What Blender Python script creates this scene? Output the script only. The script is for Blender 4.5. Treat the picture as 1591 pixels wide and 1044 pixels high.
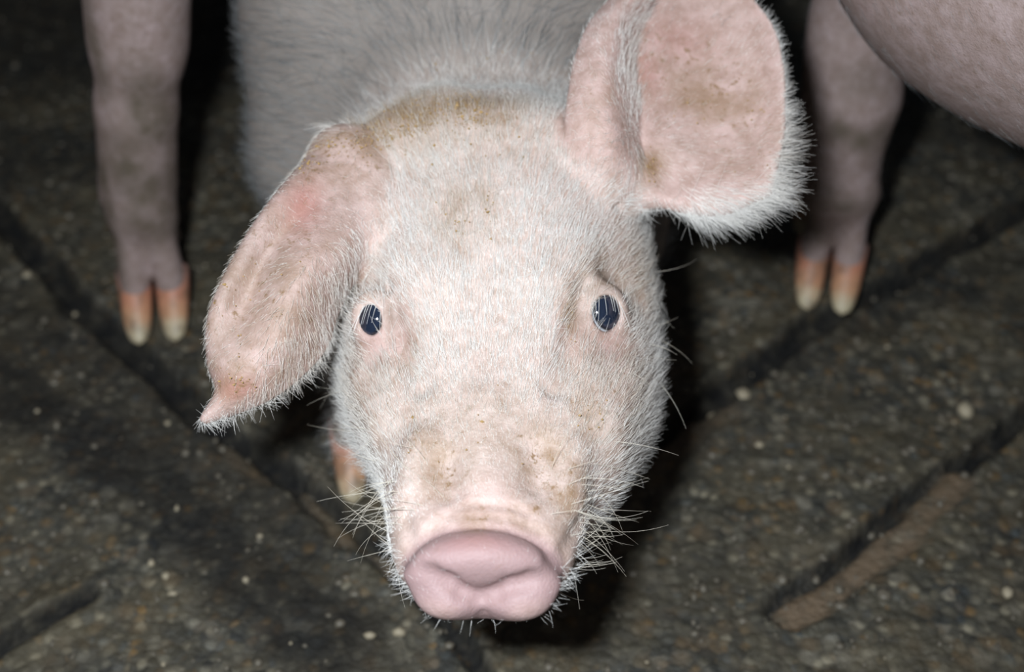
import bpy, math, random
import numpy as np
from mathutils import Vector, Matrix, Euler
from mathutils.bvhtree import BVHTree

for o in list(bpy.data.objects):
    bpy.data.objects.remove(o, do_unlink=True)
rng = np.random.default_rng(7)
random.seed(7)
scene = bpy.context.scene
COL = scene.collection

# ------------------------------------------------------------------ camera, light, exposure
FPX = 2210.0
CAM = np.array([0.0, 0.0, 0.65])
PITCH = math.radians(40.0)
cF = np.array([0, math.cos(PITCH), -math.sin(PITCH)])
cU = np.array([0, math.sin(PITCH), math.cos(PITCH)])
cR = np.array([1.0, 0, 0])
cam_d = bpy.data.cameras.new('camera')
cam_d.sensor_width = 36.0
cam_d.lens = FPX / 1591 * 36.0
cam_d.clip_start = 0.01
cam_d.dof.use_dof = True
cam_d.dof.focus_distance = 0.635
cam_d.dof.aperture_fstop = 5.3
cam = bpy.data.objects.new('camera', cam_d)
COL.objects.link(cam)
cam.location = CAM
cam.rotation_euler = (math.radians(90) - PITCH, 0, 0)
scene.camera = cam

# the camera's flash gun, a little up and to the left of the lens
fl = bpy.data.lights.new('flash', 'AREA')
fl.shape = 'RECTANGLE'
fl.size, fl.size_y = 0.05, 0.03
fl.energy = 8.4
fl.color = (0.875, 0.935, 1.0)
flash = bpy.data.objects.new('flash', fl)
COL.objects.link(flash)
flash.location = CAM + cR * -0.085 + cU * 0.055 + cF * -0.01
flash.rotation_euler = (math.radians(90) - PITCH, 0, math.radians(-5))

world = bpy.data.worlds.new('pen_air')
scene.world = world
world.use_nodes = True
world.node_tree.nodes['Background'].inputs[0].default_value = (0.75, 0.85, 1.0, 1)
world.node_tree.nodes['Background'].inputs[1].default_value = 0.035

scene.cycles.max_bounces = 5
scene.cycles.diffuse_bounces = 3
scene.cycles.glossy_bounces = 2
scene.cycles.transmission_bounces = 2

vs = scene.view_settings
vs.view_transform = 'Standard'
vs.look = 'None'
vs.exposure = 0.0
vs.gamma = 1.0
vs.use_curve_mapping = False


def px(u, v, fwd):
    """world point that the photograph shows at pixel (u, v), fwd metres along the lens axis"""
    return CAM + fwd * (cF + (u - 795.5) / FPX * cR - (v - 522.0) / FPX * cU)


def ray(u, v):
    return cF + (u - 795.5) / FPX * cR - (v - 522.0) / FPX * cU


def onY(u, v, Y):
    r = ray(u, v)
    return CAM + r * (Y / r[1])


def onZ(u, v, Z=0.0):
    r = ray(u, v)
    return CAM + r * ((Z - CAM[2]) / r[2])


# ------------------------------------------------------------------ materials
class NT:
    def __init__(self, name):
        self.m = bpy.data.materials.new(name)
        self.m.use_nodes = True
        self.t = self.m.node_tree
        self.b = self.t.nodes['Principled BSDF']

    def n(self, kind, **kw):
        nd = self.t.nodes.new(kind)
        for k, v in kw.items():
            if k.startswith('i_'):
                nd.inputs[k[2:].replace('_', ' ')].default_value = v
            else:
                setattr(nd, k, v)
        return nd

    def l(self, a, b):
        self.t.links.new(a, b)

    def coords(self):
        return self.n('ShaderNodeTexCoord').outputs['Object']

    def noise(self, scale, detail=3.0, rough=0.55, vec=None):
        nd = self.n('ShaderNodeTexNoise')
        nd.inputs['Scale'].default_value = scale
        nd.inputs['Detail'].default_value = detail
        nd.inputs['Roughness'].default_value = rough
        self.l(vec if vec is not None else self.coords(), nd.inputs['Vector'])
        return nd.outputs['Fac']

    def ramp(self, fac, stops):
        r = self.n('ShaderNodeValToRGB')
        el = r.color_ramp.elements
        while len(el) < len(stops):
            el.new(0.5)
        for e, (p, c) in zip(el, stops):
            e.position = p
            e.color = (c, c, c, 1) if not isinstance(c, tuple) else (*c, 1)
        self.l(fac, r.inputs[0])
        return r.outputs[0]

    def math(self, op, a, b=None, c=None):
        m = self.n('ShaderNodeMath', operation=op)
        for i, v in enumerate((a, b, c)):
            if v is None:
                continue
            if isinstance(v, (int, float)):
                m.inputs[i].default_value = v
            else:
                self.l(v, m.inputs[i])
        return m.outputs[0]

    def mix(self, fac, a, b):
        m = self.n('ShaderNodeMix', data_type='RGBA')
        for i, v in ((0, fac), (6, a), (7, b)):
            if isinstance(v, (int, float)):
                m.inputs[i].default_value = v
            elif isinstance(v, tuple):
                m.inputs[i].default_value = (*v, 1)
            else:
                self.l(v, m.inputs[i])
        return m.outputs[2]

    def attr(self, name):
        return self.n('ShaderNodeAttribute', attribute_name=name).outputs['Fac']

    def bump(self, height, strength, dist):
        b = self.n('ShaderNodeBump')
        b.inputs['Strength'].default_value = strength
        b.inputs['Distance'].default_value = dist
        self.l(height, b.inputs['Height'])
        self.l(b.outputs[0], self.b.inputs['Normal'])


def skin_material(name, base, pink, dirtc, dirt_low=0.56, sss=0.12):
    m = NT(name)
    co = m.coords()
    blotch = m.ramp(m.noise(45, 3, 0.6, co), [(0.35, 0.0), (0.7, 1.0)])
    c = m.mix(m.math('MULTIPLY', blotch, 0.22), base, pink)
    c = m.mix(m.attr('pink'), c, pink)
    mot = m.ramp(m.noise(130, 4, 0.65, co), [(0.30, (0.70, 0.64, 0.58)), (0.62, (1.06, 1.05, 1.05))])
    mx = m.n('ShaderNodeMix', data_type='RGBA', blend_type='MULTIPLY')
    mx.inputs[0].default_value = 0.8
    m.l(c, mx.inputs[6])
    m.l(mot, mx.inputs[7])
    c = mx.outputs[2]
    c = m.mix(m.attr('nose'), c, (0.385, 0.258, 0.252))
    c = m.mix(m.attr('ash_falloff'), c, (0.255, 0.235, 0.215))  # dirty grey body skin, with flash falloff darkened into the colour
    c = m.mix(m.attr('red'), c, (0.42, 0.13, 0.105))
    # dried mash and dung smears: small flecks inside a slow mask, stronger where the attribute says
    d1 = m.ramp(m.noise(240, 4, 0.65, co), [(dirt_low, 0.0), (dirt_low + 0.12, 1.0)])
    d2 = m.ramp(m.noise(60, 4, 0.6, co), [(0.36, 0.0), (0.58, 1.0)])
    flecks = m.math('MULTIPLY', d1, m.math('ADD', m.math('MULTIPLY', m.attr('dirt'), 1.6), 0.10))
    smear = m.math('MULTIPLY', d2, m.math('MULTIPLY', m.attr('dirt'), 0.85))
    fac = m.math('MINIMUM', m.math('MAXIMUM', flecks, smear), 0.85)
    c = m.mix(fac, c, dirtc)
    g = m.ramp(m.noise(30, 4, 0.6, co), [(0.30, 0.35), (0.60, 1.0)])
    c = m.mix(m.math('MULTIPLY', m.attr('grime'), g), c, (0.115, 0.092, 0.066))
    m.l(c, m.b.inputs['Base Color'])
    m.b.inputs['Roughness'].default_value = 0.55
    m.b.inputs['Specular IOR Level'].default_value = 0.35
    m.b.inputs['Subsurface Weight'].default_value = sss
    m.b.inputs['Subsurface Radius'].default_value = (1.0, 0.35, 0.25)
    m.b.inputs['Subsurface Scale'].default_value = 0.004
    h = m.math('ADD', m.noise(900, 2, 0.5, co), m.math('MULTIPLY', m.noise(260, 3, 0.6, co), 1.2))
    m.bump(h, 0.35, 0.0009)
    return m.m


M_SKIN = skin_material('pig_skin', (0.62, 0.505, 0.445), (0.55, 0.385, 0.352), (0.25, 0.15, 0.07), sss=0.06)
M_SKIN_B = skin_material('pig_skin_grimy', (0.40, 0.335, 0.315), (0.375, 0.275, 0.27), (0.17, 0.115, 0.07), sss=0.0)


def hair_material(name, c1, c2):
    m = NT(name)
    info = m.n('ShaderNodeHairInfo') if hasattr(bpy.types, 'ShaderNodeHairInfo') else None
    c = m.mix(info.outputs['Random'], c1, c2)
    c = m.mix(m.attr('stain'), c, (0.36, 0.22, 0.09))
    m.l(c, m.b.inputs['Base Color'])
    m.b.inputs['Roughness'].default_value = 0.45
    m.b.inputs['Specular IOR Level'].default_value = 0.4
    return m.m


M_HAIR = hair_material('white_bristle', (0.88, 0.865, 0.82), (0.80, 0.79, 0.76))
M_HAIR_GREY = hair_material('greyish_bristle', (0.33, 0.335, 0.33), (0.09, 0.10, 0.105))  # grey coat, darkened further to imitate flash falloff
M_WHISK = hair_material('whisker_bristle', (0.62, 0.56, 0.45), (0.75, 0.70, 0.60))


def horn_material():
    m = NT('claw_horn')
    s = m.attr('along')
    n = m.noise(120, 3, 0.6)
    c = m.ramp(m.math('ADD', s, m.math('MULTIPLY', m.math('SUBTRACT', n, 0.5), 0.35)),
               [(0.0, (0.42, 0.24, 0.20)), (0.35, (0.47, 0.20, 0.12)), (0.62, (0.50, 0.27, 0.15)), (0.85, (0.48, 0.41, 0.27))])
    d = m.ramp(m.noise(70, 4, 0.6), [(0.48, 0.0), (0.66, 0.7)])
    c = m.mix(d, c, (0.16, 0.11, 0.07))
    m.l(c, m.b.inputs['Base Color'])
    m.b.inputs['Roughness'].default_value = 0.5
    m.bump(m.noise(200, 3), 0.3, 0.001)
    return m.m


M_HORN = horn_material()


def eye_material():
    m = NT('eyeball')
    a = m.attr('iris')            # angle from the pupil axis, 0..1
    c = m.ramp(a, [(0.0, (0.010, 0.014, 0.026)), (0.46, (0.016, 0.024, 0.044)), (0.55, (0.012, 0.012, 0.014)), (0.60, (0.50, 0.52, 0.55))])
    m.l(c, m.b.inputs['Base Color'])
    m.b.inputs['Roughness'].default_value = 0.06
    m.b.inputs['Specular IOR Level'].default_value = 0.6
    m.b.inputs['Coat Weight'].default_value = 0.6
    m.b.inputs['Coat Roughness'].default_value = 0.03
    return m.m


M_EYE = eye_material()


def floor_material():
    m = NT('wet_aggregate_concrete')
    co = m.coords()
    v = m.n('ShaderNodeTexVoronoi', feature='F1')
    v.inputs['Scale'].default_value = 165
    m.l(co, v.inputs['Vector'])
    sep = m.n('ShaderNodeSeparateColor')
    m.l(v.outputs['Color'], sep.inputs[0])
    grain = m.ramp(sep.outputs[0], [(0.0, (0.026, 0.030, 0.032)), (0.26, (0.075, 0.072, 0.056)), (0.50, (0.140, 0.128, 0.092)),
                                    (0.72, (0.215, 0.200, 0.150)), (0.82, (0.30, 0.165, 0.045)), (0.90, (0.090, 0.120, 0.135)), (0.945, (0.46, 0.41, 0.29))])
    edge = m.ramp(v.outputs['Distance'], [(0.30, 1.0), (0.62, 0.35)])
    grain = m.mix(0.22, grain, (0.105, 0.095, 0.070))
    c = m.mix(edge, (0.036, 0.034, 0.028), grain)
    v2 = m.n('ShaderNodeTexVoronoi', feature='F1')
    v2.inputs['Scale'].default_value = 85
    m.l(co, v2.inputs['Vector'])
    sep2 = m.n('ShaderNodeSeparateColor')
    m.l(v2.outputs['Color'], sep2.inputs[0])
    tint = m.ramp(sep2.outputs[1], [(0.0, (0.020, 0.028, 0.032)), (0.35, (0.055, 0.056, 0.048)), (0.60, (0.135, 0.120, 0.085)), (0.80, (0.150, 0.095, 0.045)), (0.92, (0.300, 0.275, 0.215))])
    c = m.mix(m.ramp(v2.outputs['Distance'], [(0.25, 0.62), (0.60, 0.12)]), c, tint)
    warm = m.ramp(m.noise(16, 4, 0.6, co), [(0.38, 0.0), (0.62, 1.0)])
    c = m.mix(m.math('MULTIPLY', warm, 0.5), c, (0.125, 0.100, 0.055))
    big = m.ramp(m.noise(7, 5, 0.6, co), [(0.36, 0.25), (0.62, 1.0)])
    c = m.mix(big, m.mix(0.6, c, (0.030, 0.028, 0.023)), c)
    c = m.mix(m.math('MULTIPLY', m.attr('tan'), m.ramp(m.noise(70, 4, 0.6, co), [(0.34, 0.25), (0.55, 0.9)])), c, (0.190, 0.135, 0.085))
    mud_shade_n = m.ramp(m.noise(55, 4, 0.6, co), [(0.35, 0.65), (0.6, 1.0)])
    c = m.mix(m.math('MULTIPLY', m.attr('mud_shade'), mud_shade_n), c, (0.005, 0.005, 0.005))  # groove slurry and the painted shade of the far floor
    m.l(c, m.b.inputs['Base Color'])
    r = m.ramp(m.noise(25, 4, 0.6, co), [(0.35, 0.38), (0.65, 0.7)])
    r = m.mix(m.attr('mud_shade'), r, (0.8, 0.8, 0.8))
    m.l(r, m.b.inputs['Roughness'])
    m.b.inputs['Specular IOR Level'].default_value = 0.4
    h = m.math('ADD', m.math('MULTIPLY', v.outputs['Distance'], -0.8), m.noise(420, 4, 0.65, co))
    m.bump(h, 0.8, 0.0025)
    return m.m


M_FLOOR = floor_material()


def plain(name, c, rough=0.6):
    m = NT(name)
    n = m.noise(90, 3)
    m.l(m.mix(m.math('MULTIPLY', n, 0.6), c, tuple(x * 0.55 for x in c)), m.b.inputs['Base Color'])
    m.b.inputs['Roughness'].default_value = rough
    return m.m


M_CRUMB = plain('pale_feed_crumb', (0.42, 0.36, 0.25))
M_MASH = plain('dried_mash', (0.46, 0.30, 0.12))
M_STONE = plain('dark_aggregate_stone', (0.16, 0.14, 0.105), 0.45)


# ------------------------------------------------------------------ object helpers
def empty(name, loc):
    o = bpy.data.objects.new(name, None)
    o.empty_display_size = 0.05
    o.location = loc
    COL.objects.link(o)
    return o


def mesh_obj(name, V, Fc, mat, parent=None, smooth=True, attrs=None):
    me = bpy.data.meshes.new(name)
    V = np.asarray(V, dtype=np.float32)
    if parent is not None:
        V = V - np.array(parent.matrix_basis.translation, dtype=np.float32)
    if isinstance(Fc, np.ndarray) and Fc.ndim == 2:
        n, k = Fc.shape
        me.vertices.add(len(V))
        me.vertices.foreach_set('co', V.ravel())
        me.loops.add(n * k)
        me.loops.foreach_set('vertex_index', Fc.astype(np.int32).ravel())
        me.polygons.add(n)
        me.polygons.foreach_set('loop_start', np.arange(0, n * k, k, dtype=np.int32))
        me.polygons.foreach_set('loop_total', np.full(n, k, dtype=np.int32))
        me.update(calc_edges=True)
        me.validate()
    else:
        me.from_pydata(V.tolist(), [], [list(f) for f in Fc])
        me.update()
    me.polygons.foreach_set('use_smooth', np.full(len(me.polygons), smooth))
    for k, a in (attrs or {}).items():
        at = me.attributes.new(k, 'FLOAT', 'POINT')
        at.data.foreach_set('value', np.asarray(a, dtype=np.float32))
    me.materials.append(mat)
    o = bpy.data.objects.new(name, me)
    COL.objects.link(o)
    if parent is not None:
        o.parent = parent
    return o


def hair_obj(name, P, rad, mat, parent, stain=None):
    """P: (n, k, 3) strand points, rad: (n, k) radii"""
    n, k, _ = P.shape
    hc = bpy.data.hair_curves.new(name)
    hc.add_curves([k] * n)
    P = P - np.array(parent.matrix_basis.translation)
    hc.attributes['position'].data.foreach_set('vector', P.astype(np.float32).ravel())
    at = hc.attributes.get('radius') or hc.attributes.new('radius', 'FLOAT', 'POINT')
    at.data.foreach_set('value', rad.astype(np.float32).ravel())
    if stain is not None:
        sa = hc.attributes.new('stain', 'FLOAT', 'CURVE')
        sa.data.foreach_set('value', stain.astype(np.float32))
    hc.materials.append(mat)
    o = bpy.data.objects.new(name, hc)
    COL.objects.link(o)
    o.parent = parent
    return o


# ------------------------------------------------------------------ signed distance modelling
def smin(a, b, k):
    h = np.maximum(k - np.abs(a - b), 0) / k
    return np.minimum(a, b) - h * h * k * 0.25


def smax(a, b, k):
    return -smin(-a, -b, k)


def ell(p, c, r, rot=None):
    q = p - np.asarray(c)
    if rot is not None:
        q = q @ rot            # columns of rot are the local axes
    r = np.asarray(r)
    k0 = np.linalg.norm(q / r, axis=1)
    k1 = np.linalg.norm(q / (r * r), axis=1)
    return k0 * (k0 - 1.0) / np.maximum(k1, 1e-9)


def rcone(p, a, b, ra, rb):
    a = [float(v) for v in a]
    b = [float(v) for v in b]
    bx, by, bz = b[0] - a[0], b[1] - a[1], b[2] - a[2]
    x, y, z = p[:, 0] - a[0], p[:, 1] - a[1], p[:, 2] - a[2]
    h = x * bx
    h += y * by
    h += z * bz
    h *= 1.0 / (bx * bx + by * by + bz * bz)
    np.clip(h, 0, 1, out=h)
    x -= h * bx
    y -= h * by
    z -= h * bz
    x *= x
    y *= y
    z *= z
    x += y
    x += z
    np.sqrt(x, out=x)
    if ra != 0.0 or rb != 0.0:
        h *= rb - ra
        h += ra
        x -= h
    return x


def boxed(p, pts, pad, f, far=0.03):
    """evaluate f only near the given points; elsewhere a safe distance"""
    pts = np.asarray([q[:3] for q in pts], float)
    lo, hi = pts.min(0) - pad, pts.max(0) + pad
    m = ((p > lo) & (p < hi)).all(1)
    d = np.full(len(p), far)
    if not m.all():
        o = ~m
        d[o] = far + np.linalg.norm(p[o] - np.clip(p[o], lo, hi), axis=1)
    if m.any():
        d[m] = f(p[m])
    return d


def chain(p, pts, k=0.02):
    """pts: list of (x, y, z, r)"""
    d = None
    for a, b in zip(pts[:-1], pts[1:]):
        e = rcone(p, a[:3], b[:3], a[3], b[3])
        d = e if d is None else smin(d, e, k)
    return d


def pchip(xs, ys, n=400):
    xs = np.asarray(xs, float)
    ys = np.asarray(ys, float)
    h = np.diff(xs)
    s = np.diff(ys) / h
    m = np.zeros(len(xs))
    m[0], m[-1] = s[0], s[-1]
    for i in range(1, len(xs) - 1):
        if s[i - 1] * s[i] > 0:
            w1, w2 = 2 * h[i] + h[i - 1], h[i] + 2 * h[i - 1]
            m[i] = (w1 + w2) / (w1 / s[i - 1] + w2 / s[i])
    X = np.linspace(xs[0], xs[-1], n)
    i = np.clip(np.searchsorted(xs, X) - 1, 0, len(xs) - 2)
    t = (X - xs[i]) / h[i]
    Y = ((1 + 2 * t) * (1 - t) ** 2 * ys[i] + t * (1 - t) ** 2 * h[i] * m[i]
         + t * t * (3 - 2 * t) * ys[i + 1] + t * t * (t - 1) * h[i] * m[i + 1])
    return lambda q: np.interp(q, X, Y)


def catmull(C, n):
    """C (m, ...) control values -> (n, ...) along the first axis"""
    C = np.asarray(C, float)
    m = len(C)
    E = np.concatenate([(2 * C[:1] - C[1:2]), C, (2 * C[-1:] - C[-2:-1])])
    out = []
    for s in np.linspace(0, m - 1, n):
        i = min(int(s), m - 2)
        t = s - i
        p0, p1, p2, p3 = E[i], E[i + 1], E[i + 2], E[i + 3]
        out.append(0.5 * (2 * p1 + (p2 - p0) * t + (2 * p0 - 5 * p1 + 4 * p2 - p3) * t * t + (3 * p1 - p0 - 3 * p2 + p3) * t ** 3))
    return np.array(out)


class Sheet:
    """a curved sheet of varying thickness (an ear) as a distance field"""

    def __init__(self, rows, thick, ns=44, nt=56):
        C = np.array([[px(*c) for c in r] for r in rows])
        G = catmull(C, ns)
        G = catmull(G.transpose(1, 0, 2), nt).transpose(1, 0, 2)      # ns, nt, 3
        self.G = G
        T = catmull(np.array(thick, float)[:, None], ns)[:, 0]
        tt = np.linspace(0, 1, nt)
        prof = 0.62 + 0.38 * np.minimum(1, np.minimum(tt, 1 - tt) / 0.12)
        self.T = (T[:, None] * prof[None, :])
        idx = np.arange(ns * nt).reshape(ns, nt)
        q = np.stack([idx[:-1, :-1], idx[:-1, 1:], idx[1:, 1:], idx[1:, :-1]], -1).reshape(-1, 4)
        self.q = q
        tri = np.concatenate([q[:, [0, 1, 2]], q[:, [0, 2, 3]]])
        self.tri_t = self.T.reshape(-1)[tri].mean(1)
        S, Tt = np.meshgrid(np.linspace(0, 1, ns), tt, indexing='ij')
        self.tri_s = S.reshape(-1)[tri].mean(1)
        self.tri_u = Tt.reshape(-1)[tri].mean(1)
        V = G.reshape(-1, 3)
        self.bvh = BVHTree.FromPolygons(V.tolist(), tri.tolist())
        self.lo, self.hi = V.min(0), V.max(0)
        # coarse occupancy, so that only points near the sheet ask the tree
        self.cs = 0.007
        self.o = self.lo - 0.03
        n = np.ceil((self.hi + 0.03 - self.o) / self.cs).astype(int) + 1
        occ = np.zeros(n, bool)
        dense = catmull(catmull(G, ns * 2).transpose(1, 0, 2), nt * 2).reshape(-1, 3)
        i = ((dense - self.o) / self.cs).astype(int)
        occ[i[:, 0], i[:, 1], i[:, 2]] = True
        for _ in range(3):
            e = occ.copy()
            for ax in range(3):
                e |= np.roll(occ, 1, ax) | np.roll(occ, -1, ax)
            occ = e
        self.occ = occ

    def near(self, p):
        i = ((p - self.o) / self.cs).astype(int)
        ok = ((i >= 0) & (i < np.array(self.occ.shape))).all(1) & (p > self.o).all(1)
        r = np.zeros(len(p), bool)
        j = i[ok]
        r[ok] = self.occ[j[:, 0], j[:, 1], j[:, 2]]
        return np.nonzero(r)[0]

    def sd(self, p, fat=0.0):
        d = np.linalg.norm(p - np.clip(p, self.lo, self.hi), axis=1) + 0.018
        near = self.near(p)
        if len(near):
            fn = self.bvh.find_nearest
            res = [fn(q) for q in p[near].tolist()]
            k = np.array([r[2] for r in res])
            d[near] = np.array([r[3] for r in res]) - self.tri_t[k] - fat
        return d

    def info(self, p, maxd=0.012):
        """how strongly each point belongs to the sheet, and its (s, u) there"""
        w = np.zeros(len(p)); s = np.zeros(len(p)); u = np.full(len(p), 0.5); sgn = np.zeros(len(p))
        for i in self.near(p):
            loc, nrm, k, dist = self.bvh.find_nearest(p[i].tolist())
            w[i] = max(0.0, 1 - max(0.0, dist - self.tri_t[k]) / maxd)
            s[i] = self.tri_s[k]; u[i] = self.tri_u[k]
            sgn[i] = nrm.dot(Vector(p[i]) - loc)
        return w, s, u, sgn


def axis_coords(lo, hi, fine_lo, fine_hi, h, growth=1.06, hmax=0.006):
    a = list(np.arange(fine_lo, fine_hi + h, h))
    s = h
    while a[-1] < hi:
        s = min(s * growth, hmax); a.append(a[-1] + s)
    s = h; b = []
    x = fine_lo
    while x > lo:
        s = min(s * growth, hmax); x -= s; b.append(x)
    return np.array(b[::-1] + a)


def polygonise(sdf, X, Y, Z, B=5):
    nx, ny, nz = [int(math.ceil((len(a) - 1) / B)) * B + 1 for a in (X, Y, Z)]

    def ext(a, n):
        s = a[-1] - a[-2]
        return np.concatenate([a, a[-1] + s * np.arange(1, n - len(a) + 1)])
    X, Y, Z = ext(X, nx), ext(Y, ny), ext(Z, nz)
    cx, cy, cz = [0.5 * (a[:-1:B] + a[B::B]) for a in (X, Y, Z)]
    hx, hy, hz = [a[B::B] - a[:-1:B] for a in (X, Y, Z)]
    g = np.stack(np.meshgrid(cx, cy, cz, indexing='ij'), -1).reshape(-1, 3)
    diag = 0.5 * np.sqrt(sum(q ** 2 for q in np.meshgrid(hx, hy, hz, indexing='ij'))).reshape(-1)
    d = sdf(g)
    D = np.empty((nx, ny, nz), np.float32)
    sg = np.where(d < 0, -1.0, 1.0).reshape(len(cx), len(cy), len(cz)).astype(np.float32)
    D[:-1, :-1, :-1] = sg.repeat(B, 0).repeat(B, 1).repeat(B, 2)
    D[-1], D[:, -1], D[:, :, -1] = 1, 1, 1
    act = np.nonzero(np.abs(d) < diag * 1.35 + 0.004)[0]
    ia, ja, ka = np.unravel_index(act, (len(cx), len(cy), len(cz)))
    off = np.stack(np.meshgrid(np.arange(B), np.arange(B), np.arange(B), indexing='ij'), -1).reshape(-1, 3)
    step = 700
    for q in range(0, len(act), step):
        I = ((np.stack([ia, ja, ka], -1)[q:q + step] * B)[:, None, :] + off[None]).reshape(-1, 3)
        P = np.stack([X[I[:, 0]], Y[I[:, 1]], Z[I[:, 2]]], -1)
        D[I[:, 0], I[:, 1], I[:, 2]] = sdf(P)
    S = D < 0
    cnt = np.zeros((nx - 1, ny - 1, nz - 1), np.int8)
    for a in (0, 1):
        for b in (0, 1):
            for c in (0, 1):
                cnt += S[a:nx - 1 + a, b:ny - 1 + b, c:nz - 1 + c]
    cells = np.nonzero((cnt > 0) & (cnt < 8))
    ci, cj, ck = cells
    vid = np.full(cnt.shape, -1, np.int32)
    vid[cells] = np.arange(len(ci))
    acc = np.zeros((len(ci), 3)); w = np.zeros(len(ci))
    corners = [(a, b, c) for a in (0, 1) for b in (0, 1) for c in (0, 1)]
    vals = {k: D[ci + k[0], cj + k[1], ck + k[2]].astype(float) for k in corners}
    for k in corners:
        for ax in range(3):
            if k[ax] == 0:
                k2 = list(k); k2[ax] = 1; k2 = tuple(k2)
                v0, v1 = vals[k], vals[k2]
                m = (v0 < 0) != (v1 < 0)
                t = np.where(m, v0 / np.where(m, v0 - v1, 1), 0)
                t = np.clip(t, 0, 1)
                pos = np.array([k] * len(ci), float)
                pos[:, ax] += t
                acc[m] += pos[m]; w[m] += 1
    loc = acc / np.maximum(w, 1)[:, None]
    V = np.stack([X[ci] + loc[:, 0] * (X[ci + 1] - X[ci]), Y[cj] + loc[:, 1] * (Y[cj + 1] - Y[cj]), Z[ck] + loc[:, 2] * (Z[ck + 1] - Z[ck])], -1)
    faces = []
    for ax in range(3):
        sl0 = [slice(None)] * 3; sl1 = [slice(None)] * 3
        sl0[ax] = slice(0, -1); sl1[ax] = slice(1, None)
        e = S[tuple(sl0)] != S[tuple(sl1)]
        b, c = (ax + 1) % 3, (ax + 2) % 3
        i = np.array(np.nonzero(e))
        ok = (i[b] > 0) & (i[c] > 0) & (i[b] < D.shape[b] - 1) & (i[c] < D.shape[c] - 1)
        i = i[:, ok]
        q = []
        for db, dc in ((-1, -1), (0, -1), (0, 0), (-1, 0)):
            j = i.copy(); j[b] += db; j[c] += dc
            q.append(vid[j[0], j[1], j[2]])
        q = np.stack(q, -1)
        ins = S[i[0], i[1], i[2]]
        q[~ins] = q[~ins][:, ::-1]
        faces.append(q[(q >= 0).all(1)])
    Fq = np.concatenate(faces)
    return V, Fq


def relax(V, Fq, it=1, lam=0.5):
    for _ in range(it):
        acc = np.zeros_like(V); n = np.zeros(len(V))
        for a, b in ((0, 1), (1, 2), (2, 3), (3, 0)):
            np.add.at(acc, Fq[:, a], V[Fq[:, b]]); np.add.at(n, Fq[:, a], 1)
            np.add.at(acc, Fq[:, b], V[Fq[:, a]]); np.add.at(n, Fq[:, b], 1)
        V = V + lam * (acc / np.maximum(n, 1)[:, None] - V)
    return V


def vnormals(V, Fq):
    n = np.cross(V[Fq[:, 2]] - V[Fq[:, 0]], V[Fq[:, 3]] - V[Fq[:, 1]])
    N = np.zeros_like(V)
    for k in range(4):
        np.add.at(N, Fq[:, k], n)
    return N / np.maximum(np.linalg.norm(N, axis=1), 1e-12)[:, None]


# ------------------------------------------------------------------ the pig's head (posed as the photograph shows it)
HY = [0.385, 0.400, 0.415, 0.430, 0.460, 0.500, 0.540, 0.580, 0.615, 0.650, 0.700]
h_top = pchip(HY, [0.212, 0.219, 0.2205, 0.2215, 0.226, 0.2365, 0.2530, 0.2690, 0.2770, 0.268, 0.245])
h_mid = pchip(HY, [0.192, 0.192, 0.191, 0.190, 0.187, 0.183, 0.183, 0.187, 0.193, 0.197, 0.200])
h_bot = pchip(HY, [0.176, 0.170, 0.161, 0.150, 0.130, 0.116, 0.107, 0.106, 0.110, 0.112, 0.112])
h_wid = pchip(HY, [0.033, 0.0385, 0.0418, 0.0448, 0.0570, 0.0690, 0.0755, 0.0790, 0.0790, 0.078, 0.084])
h_cx = pchip(HY, [-0.0118, -0.0118, -0.0112, -0.0105, -0.0045, -0.0055, -0.0070, -0.0070, -0.009, -0.012, -0.018])

EYES = []
for (u, v, fwd, ra, rb, side, roll) in ((578, 497, 0.668, 0.0053, 0.0072, -1, -0.12), (940, 487, 0.668, 0.0073, 0.0086, 1, 0.22)):
    c = px(u, v, fwd)
    n = CAM - c
    n /= np.linalg.norm(n)
    n = n + np.array([0.42 * side, 0, 0])
    n /= np.linalg.norm(n)
    a = np.cross(cU, n); a /= np.linalg.norm(a)
    b = np.cross(n, a)
    a, b = a * math.cos(roll) - b * math.sin(roll), a * math.sin(roll) + b * math.cos(roll)
    EYES.append((c, n, a, b, ra, rb, side))

EAR_R = Sheet([
    [(992, 262, .716), (955, 276, .706), (915, 268, .706), (926, 264, .708), (985, 285, .714), (1045, 312, .712), (1115, 321, .706), (1190, 298, .702)],
    [(990, 228, .713), (946, 220, .690), (890, 203, .696), (906, 194, .707), (1000, 210, .717), (1090, 222, .724), (1165, 225, .719), (1213, 215, .710)],
    [(990, 170, .718), (942, 152, .694), (893, 142, .701), (912, 132, .712), (1000, 150, .725), (1090, 152, .733), (1168, 154, .728), (1216, 160, .716)],
    [(984, 108, .727), (944, 94, .702), (902, 88, .709), (922, 80, .720), (1000, 88, .733), (1090, 90, .741), (1168, 90, .735), (1213, 100, .722)],
    [(996, 42, .738), (962, 26, .715), (930, 28, .719), (945, 18, .729), (1005, 15, .742), (1085, 12, .749), (1155, 14, .743), (1195, 36, .732)],
    [(1032, -42, .738), (1018, -48, .735), (1005, -46, .737), (1012, -48, .742), (1040, -52, .750), (1080, -52, .752), (1118, -48, .748), (1135, -38, .744)],
], [0.0050, 0.0030, 0.0027, 0.0025, 0.0023, 0.0020])
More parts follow.
